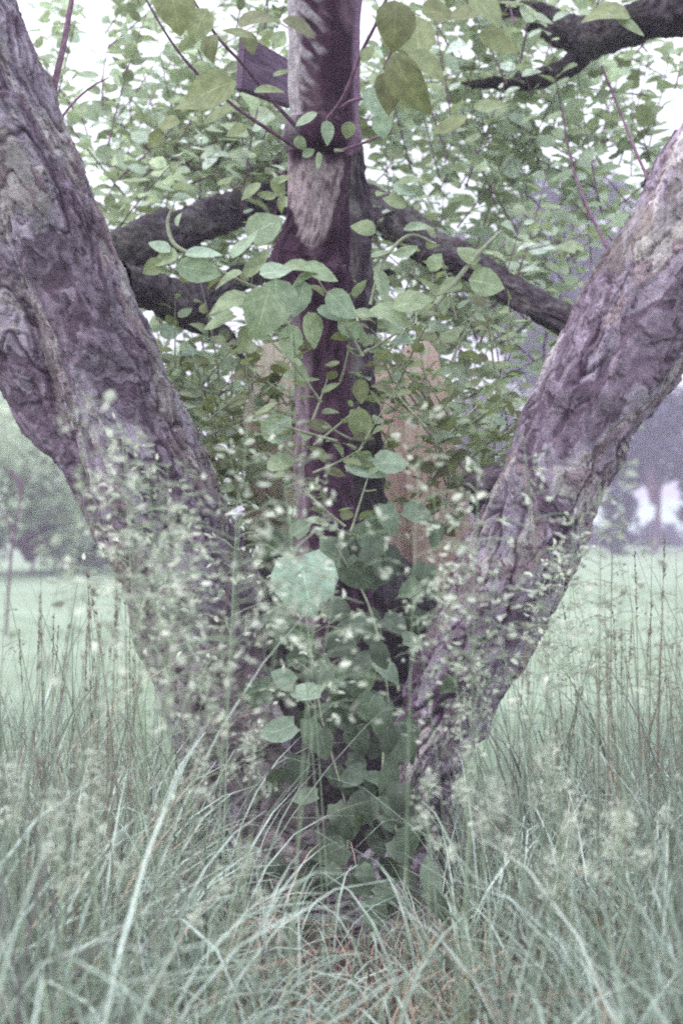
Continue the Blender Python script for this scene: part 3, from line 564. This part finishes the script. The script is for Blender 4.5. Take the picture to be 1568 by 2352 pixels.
def proto_cocks(seed):
    r = random.Random(seed); e = empty('cocksfoot_grass'); st = Soup(); pos, dr, nr, sz, rd = [], [], [], [], []
    lean = r.uniform(-.12, .12)
    def ax(t): return Vector((lean*t*t, 0, t))
    v, f = tube([(*ax(t), .0018*(1-.5*t)) for t in (0, .25, .5, .75, 1)], 12, 4); st.add(v, f)
    for c, sp in ((ax(.99), .020), (ax(.96)+Vector((.012, 0, 0)), .022), (ax(.91)+Vector((-.018, .01, 0)), .022), (ax(.87)+Vector((.04, .01, .02)), .016), (ax(.83)+Vector((-.045, -.02, .03)), .014)):
        q = ax(max(.7, c.z-.05)); v, f = tube([(*q, .0009), (*((q+c)/2), .0008), (*c, .0006)], 4, 3); st.add(v, f)
        for k in range(int(2300*sp)):
            d = Vector((r.gauss(0, .7), r.gauss(0, .7), r.gauss(.5, .6))); b = c+Vector((r.gauss(0, sp*.45), r.gauss(0, sp*.45), r.gauss(0, sp*.7)))
            pos.append(tuple(b)); dr.append(tuple(d)); nr.append((r.gauss(0, 1), -1, r.gauss(0, 1))); sz.append(r.uniform(.007, .012)); rd.append(r.uniform(.3, 1))
    st.build('stem', M['stalk'], e)
    v, f, a = instance(SPK, np.array(pos), np.array(dr), np.array(nr), np.array(sz), np.array(rd)); mesh('seed_head', v, f, M['seed'], e, {'rnd': a})
    return e
def proto_spike(seed):
    r = random.Random(seed); e = empty('bare_grass_stem'); st = Soup(); pos, dr, nr, sz, rd = [], [], [], [], []
    lean = r.uniform(-.16, .16)
    def ax(t): return Vector((lean*t*t, 0, t))
    v, f = tube([(*ax(t), .0017*(1-.6*t)) for t in (0, .25, .5, .75, 1)], 12, 4); st.add(v, f)
    for k in range(34):
        t = r.uniform(.86, 1); d = Vector((r.gauss(0, .4), r.gauss(0, .4), 1)); pos.append(tuple(ax(t))); dr.append(tuple(d)); nr.append((r.gauss(0, 1), -1, r.gauss(0, 1))); sz.append(r.uniform(.006, .011)); rd.append(r.random())
    st.build('stem', M['drystalk'], e)
    v, f, a = instance(SPK, np.array(pos), np.array(dr), np.array(nr), np.array(sz), np.array(rd)); mesh('seed_head', v, f, M['dryseed'], e, {'rnd': a})
    return e
used = set()
def place(proto, px, py, d, label, cat, group):
    h = P(px, py, d); ht = max(.25, h.z)
    if proto in used:
        o = proto.copy(); C.objects.link(o)
        for ch in proto.children:
            c = ch.copy(); C.objects.link(c); c.parent = o
    else: o = proto; used.add(proto)
    lean = random.uniform(-.07, .07); o.location = (h.x-lean*ht, d, 0); o.rotation_euler = (random.uniform(-.04, .04), lean, random.uniform(0, 6.28)); o.scale = (ht, ht, ht)
    if ht < .7: o.scale = (.8, .8, ht)
    tag(o, label, cat, group)
opens = [proto_open(i) for i in range(5)]; cocks = [proto_cocks(i+20) for i in range(4)]; spikes = [proto_spike(i+40) for i in range(4)]; drys = [proto_open(60+i, True, .5) for i in range(3)]
grp = 'grass stems seeding before the left trunk'
lab = 'tall grass stem with loose pale spikelets before the left trunk'
for i in range(15):
    py = random.uniform(760, 1270); cx = 190+(py-760)*.42; place(random.choice(opens), cx+random.uniform(-60, 330), py, random.uniform(1.55, 2.5), lab, 'grass stem', grp)
for i in range(9):
    place(random.choice(opens), random.uniform(650, 820) if i < 4 else random.uniform(850, 1110), random.uniform(840, 1300), random.uniform(1.7, 2.5), 'tall grass stem with loose pale spikelets before the centre stem and boards', 'grass stem', 'grass stems seeding before the centre stem')
for i in range(7):
    py = random.uniform(950, 1500); place(random.choice(opens), 1400-(py-950)*.5+random.uniform(-170, 60), py, random.uniform(1.8, 2.6), 'tall grass stem with loose pale spikelets before the right trunk', 'grass stem', 'grass stems seeding before the right trunk')
for px, py, d in ((650, 1540, 2.0), (1000, 1530, 2.2), (1060, 1730, 1.9), (1110, 1760, 1.8), (960, 1760, 2.0), (1240, 1720, 2.0), (1200, 1890, 1.7), (1290, 1850, 1.8), (420, 1950, 1.7),
                  (240, 1700, 2.0), (330, 1720, 2.1), (100, 1720, 2.0), (420, 1650, 2.2), (1330, 1700, 2.2), (1440, 1760, 2.0), (1500, 1850, 1.9), (300, 1880, 1.7), (140, 1860, 1.7), (1150, 1480, 2.3)):
    place(random.choice(cocks), px, py, d, 'grass stem with dense clotted pale seed head among the long grass', 'grass stem', 'clotted seed heads in the long grass')
for i in range(60):
    left = i % 2; px = random.uniform(-20, 380) if left else random.uniform(1130, 1600); py = random.gauss(1420, 110) if left else random.gauss(1500, 150)
    place(random.choice(spikes), px, max(1230, py), random.uniform(1.9, 3.0), *(lambda w: ('thin dark bare grass stem against the meadow %s' % w, 'grass stem', 'thin dark grass stems %s' % w))(('near the left edge' if px < 170 else 'close beside the left trunk') if left else ('near the right edge' if px > 1370 else 'close beside the right trunk')))
for i in range(16):
    place(random.choice(drys), random.uniform(1260, 1600), random.uniform(1230, 1500), random.uniform(2.0, 2.8), 'thin brown grass stem with sparse spread spikelets right of the tree', 'grass stem', 'sparse brown seeding stems right of the tree')
for i in range(14):
    place(random.choice(drys), random.uniform(0, 300), random.uniform(1350, 1700), random.uniform(1.7, 2.6), 'thin brown grass stem with sparse spread spikelets left of the tree', 'grass stem', 'sparse brown seeding stems left of the tree')

# ------------------------------------------------------------------ distant trees and bush
def far_tree(px, d, rad, z0, z1, mat, label, nleaf, lsz, trunk=True, gaps=0.0, nm='distant_tree', cat='tree', clumps=26, group=None, seed=0):
    r = np.random.default_rng(seed); X = (px-784)*K*d
    e = empty(nm, (X, d, 0), label=label, cat=cat, group=group)
    cc = r.normal(0, 1, (clumps, 3)); cc /= np.linalg.norm(cc, axis=1)[:, None]; cc *= (r.random(clumps)**.4)[:, None]*.8
    cen = np.array([X, d, (z0+z1)/2])+cc*np.array([rad, rad, (z1-z0)/2]); cr_ = rad*r.uniform(.2, .42, clumps)
    i = r.integers(0, clumps, nleaf); v = r.normal(0, 1, (nleaf, 3)); v /= np.linalg.norm(v, axis=1)[:, None]
    pos = cen[i]+v*(cr_[i]*r.random(nleaf)**.35)[:, None]*np.array([1, 1, .7]); pos[:, 2] = np.maximum(pos[:, 2], .1)
    tone = np.clip(r.random(clumps)[i]*.5+r.random(nleaf)*.5, 0, 1)
    vv, f, a = instance(ST, pos, r.normal(0, 1, (nleaf, 3)), r.normal(0, .6, (nleaf, 3))+(0, 0, .8), r.uniform(.7, 1.3, nleaf)*lsz, tone)
    mesh('crown', vv, f, M[mat], e, {'rnd': a})
    s = Soup(); tr_ = rad*(.035 if cat == 'tree' else .012); v, f = tube([(X, d, -.2, tr_), (X+rad*.05, d, (z0+z1)*.25, tr_*.8), (X, d, z1*.75, tr_*.35)], 8, 8); s.add(v, f)
    for k in range(7):
        q = cen[r.integers(0, clumps)]; zz = max(.3, z0*.8); v, f = tube([(X, d, zz, rad*.04), (*((np.array([X, d, zz])+q)/2+(0, 0, rad*.1)), rad*.025), (*q, rad*.01)], 6, 5); s.add(v, f)
    s.build('trunk', M['twig'], e)
far_tree(1260, 55, 4.6, 5.5, 16.0, 'farleaf', 'tall blue-grey tree seen far off through the leaves', 9000, .42, clumps=34, seed=1)
far_tree(1500, 52, 3.6, 2.3, 6.4, 'farleaf', 'low spreading dark tree beyond the meadow right of the right trunk', 4200, .34, clumps=20, seed=2)
far_tree(1415, 50, 0.95, 0.2, 6.3, 'farleaf', 'narrow dark conifer-like tree at the far edge of the meadow', 2600, .26, clumps=18, seed=3)
far_tree(1425, 48, .75, -.4, 2.9, 'farleaf', 'small dark shrub at the foot of the narrow tree', 2200, .2, trunk=False, nm='shrub', cat='shrub', seed=31)
far_tree(1080, 60, 3.0, 1.2, 7.0, 'farleaf', 'rounded dark tree glimpsed beside the leaning boards', 5000, .36, clumps=24, seed=4)
far_tree(1620, 60, 1.3, 0.5, 4.0, 'farleaf', 'dark bushy tree at the right edge of the meadow', 2500, .3, seed=5)
far_tree(70, 30, 2.9, 0.0, 4.2, 'bushleaf', 'pale green loose bush beyond the meadow at the left edge', 12000, .19, nm='bush', cat='bush', clumps=60, seed=6)
far_tree(230, 33, 1.7, -.2, 2.3, 'bushleaf', 'lower pale bush beside the left trunk', 7000, .18, nm='bush', cat='bush', clumps=40, seed=7)
far_tree(-150, 26, 2.0, 0.2, 4.5, 'bushleaf', 'tall pale green bush half outside the frame at left', 4000, .15, nm='bush', cat='bush', clumps=40, seed=8)
for k, (x0, x1, d) in enumerate(((1300, 1420, 74), (1420, 1600, 76))):
    cx = (x0+x1)/2; far_tree(cx, d, (x1-x0)*K*d/2, -.3, 1.2, 'farleaf', ('short dark hedge at the foot of the narrow tree', 'long low dark hedge on the far meadow edge')[k], 3500, .22, nm='hedge', cat='hedge', clumps=40, seed=9+k)
bb = empty('young_sapling', (P(40, 1400, 9).x, 9, 0), label='bare curved sapling at the left edge', cat='sapling')
for rw in ([(14, 1460, 3, 9), (26, 1280, 3, 9), (45, 1160, 3, 9), (46, 1120, 4, 9), (28, 1085, 3, 9), (5, 1075, 2, 9)], [(28, 1215, 3, 9), (8, 1180, 2.5, 9), (-20, 1130, 2, 9)], [(46, 1120, 3, 9), (70, 1095, 2, 9)]):
    twig(rw, bb, nm='branch')

# ------------------------------------------------------------------ haze
hm = bpy.data.materials.new('haze'); hm.use_nodes = True; n = hm.node_tree.nodes; n.clear()
out = n.new('ShaderNodeOutputMaterial'); pv = n.new('ShaderNodeVolumePrincipled'); pv.inputs['Density'].default_value = 0.0065; pv.inputs['Color'].default_value = (0.86, 0.77, 1.0, 1)
hm.node_tree.links.new(pv.outputs[0], out.inputs['Volume'])
x0, x1, y0, y1, z0, z1 = -450, 450, -40, 600, -2.5, 22
v = [(x, y, z) for x in (x0, x1) for y in (y0, y1) for z in (z0, z1)]
f = [(0, 1, 3, 2), (4, 6, 7, 5), (0, 4, 5, 1), (2, 3, 7, 6), (0, 2, 6, 4), (1, 5, 7, 3)]
tag(mesh('haze', v, f, hm, smooth=False), kind='stuff')
